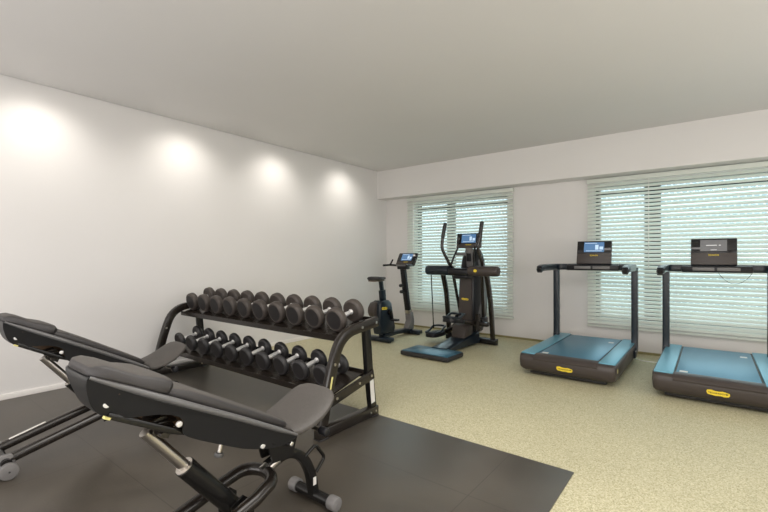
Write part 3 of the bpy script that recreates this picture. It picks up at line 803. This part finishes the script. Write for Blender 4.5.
# ------------------------------------------------------------------ exercise bike
def bike():
    cx = -3.90
    t = thing('exercise_bike', 'black upright exercise bike with small saddle and lit screen in the room corner', 'exercise bike', (cx, 5.3, 0))
    for y0, y1, xa, xb in ((4.83, 4.97, -4.14, -3.67), (5.64, 5.78, -4.08, -3.70)):
        f = mb('navy').box((xa, y0, .014), (xb, y1, .072), .014, 3).build('floor_bar', 'navy', t)
        for x in (xa + .04, xb - .04): mb('rubber').cyl((x, (y0 + y1) / 2, 0), (x, (y0 + y1) / 2, .02), .028, 12).build('rubber_foot', 'rubber', f)
    mb('navy').tube([(cx, 4.96, .065), (cx, 5.3, .085), (cx, 5.70, .07)], 1, flat=(.11, .06), side=(1, 0, 0)).build('base_beam', 'navy', t)
    side = [(4.86, .11), (5.18, .11), (5.20, .17), (5.14, .40), (5.10, .57), (5.04, .61), (4.86, .61), (4.81, .56), (4.80, .30)]
    rings = []
    for x, k in ((-.085, .90), (-.07, .98), (-.05, 1), (.05, 1), (.07, .98), (.085, .90)):
        rings.append([(cx + x, 5.0 + (y - 5.0) * k, .33 + (z - .33) * k) for y, z in side])
    body = mb('navy').loft(rings, smooth=True).build('drive_housing', 'navy', t)
    mb('brown_plastic').cyl((cx - .10, 4.86, .47), (cx + .03, 4.86, .47), .128, 32, .03).build('flywheel_cover', 'brown_plastic', body)
    badge(body, Matrix.Translation((cx + .0855, 4.915, .495)) @ Matrix.Rotation(PI / 2, 4, 'Z') @ Matrix.Rotation(PI / 2, 4, 'X'), w=.13, h=.05)
    # cranks
    for sx, ph in ((1, -1.15), (-1, PI - 1.15)):
        x = cx + sx * .10; c0 = Vector((x, 5.03, .43)); c1 = c0 + Vector((0, math.cos(ph) * .13, math.sin(ph) * .13))
        ck = mb('black_metal'); ck.cyl((x - .02, 5.03, .43), (x + .02, 5.03, .43), .042, 20, .006); ck.tube([c0, c1], 1, flat=(.018, .034), side=(1, 0, 0)); ck = ck.build('crank', 'black_metal', t)
        pd = mb('rubber').box((min(x, x + sx * .11), c1.y - .045, c1.z - .014), (max(x, x + sx * .11), c1.y + .045, c1.z + .014), .008).build('pedal', 'rubber', ck)
    mb('navy').tube([(cx, 4.99, .56), (cx, 4.965, .76)], 1, flat=(.065, .10), side=(1, 0, 0)).build('seat_tube', 'navy', t)
    mb('navy').tube([(cx, 4.965, .74), (cx, 4.93, .92)], 1, flat=(.042, .065), side=(1, 0, 0)).build('seat_post', 'navy', t)
    rings = []
    for y, a, z0, z1 in ((4.72, .06, .925, .955), (4.725, .09, .915, .965), (4.76, .115, .905, .972), (4.82, .118, .905, .970), (4.89, .085, .908, .962), (4.95, .050, .912, .960), (5.01, .034, .918, .958), (5.03, .022, .926, .950)):
        rings.append([(cx + x, y, z) for x, z in ellipse(0, (z0 + z1) / 2, a, (z1 - z0) / 2, 20, 2.6)])
    sd = mb('rubber').loft(rings).build('saddle', 'rubber', t)
    rings = [[(cx + x, y, z) for x, z in ellipse(0, .906, a, .010, 16, 2.6)] for y, a in ((4.735, .085), (4.80, .108), (4.90, .07), (4.99, .03))]
    mb('bronze').loft(rings).build('saddle_base', 'bronze', sd)
    # front stem
    mb('grey_plastic').prism([(5.58, .08), (5.74, .08), (5.76, .20), (5.72, .36), (5.64, .36), (5.66, .22)], 'x', cx - .055, cx + .055, .008).build('stem_base', 'grey_plastic', t)
    mb('steel').tube([(cx, 5.665, .35), (cx, 5.655, .40)], 1, flat=(.10, .085), side=(1, 0, 0)).build('stem_collar', 'steel', t)
    mb('dark_plastic').tube([(cx, 5.655, .38), (cx, 5.58, .72), (cx, 5.515, 1.08)], 1, flat=(.085, .075), side=(1, 0, 0)).build('stem', 'dark_plastic', t)
    for z, y in ((.80, 5.50), (.70, 5.52)):
        mb('rubber').cyl((cx - .02, y - .045, z), (cx - .02, y + .05, z), .026, 16, .006).build('bottle_cage_knob', 'rubber', t)
    P = fillet([(-4.11, 5.27, 1.125), (-4.11, 5.47, 1.13), (-4.02, 5.53, 1.12), (-3.78, 5.53, 1.12), (-3.69, 5.47, 1.13), (-3.69, 5.30, 1.13)], .05, 4)
    mb('black_metal').tube(P, .017, 12, side=(0, 0, 1)).build('handlebar', 'black_metal', t)
    for x in (-4.10, -3.70):
        mb('black_metal').tube(fillet([(x, 5.46, 1.13), (x, 5.52, 1.20), (x, 5.60, 1.235)], .03, 4) if x > -3.9 else [(x, 5.43, 1.13), (x + .005, 5.46, 1.17), (x + .01, 5.49, 1.215)], .014, 12, side=(1, 0, 0)).build('bar_end', 'black_metal', t)
    mb('dark_plastic').box((cx - .09, 5.46, 1.06), (cx + .09, 5.58, 1.115), .02, 3).build('stem_head', 'dark_plastic', t)
    mb('grey_plastic').box((cx - .15, 5.50, 1.11), (cx + .15, 5.62, 1.135), .008).build('tray', 'grey_plastic', t)
    console(t, cx, 5.555, 1.140, .36, .215, math.radians(32), 'on', .25)
    return t


bike()
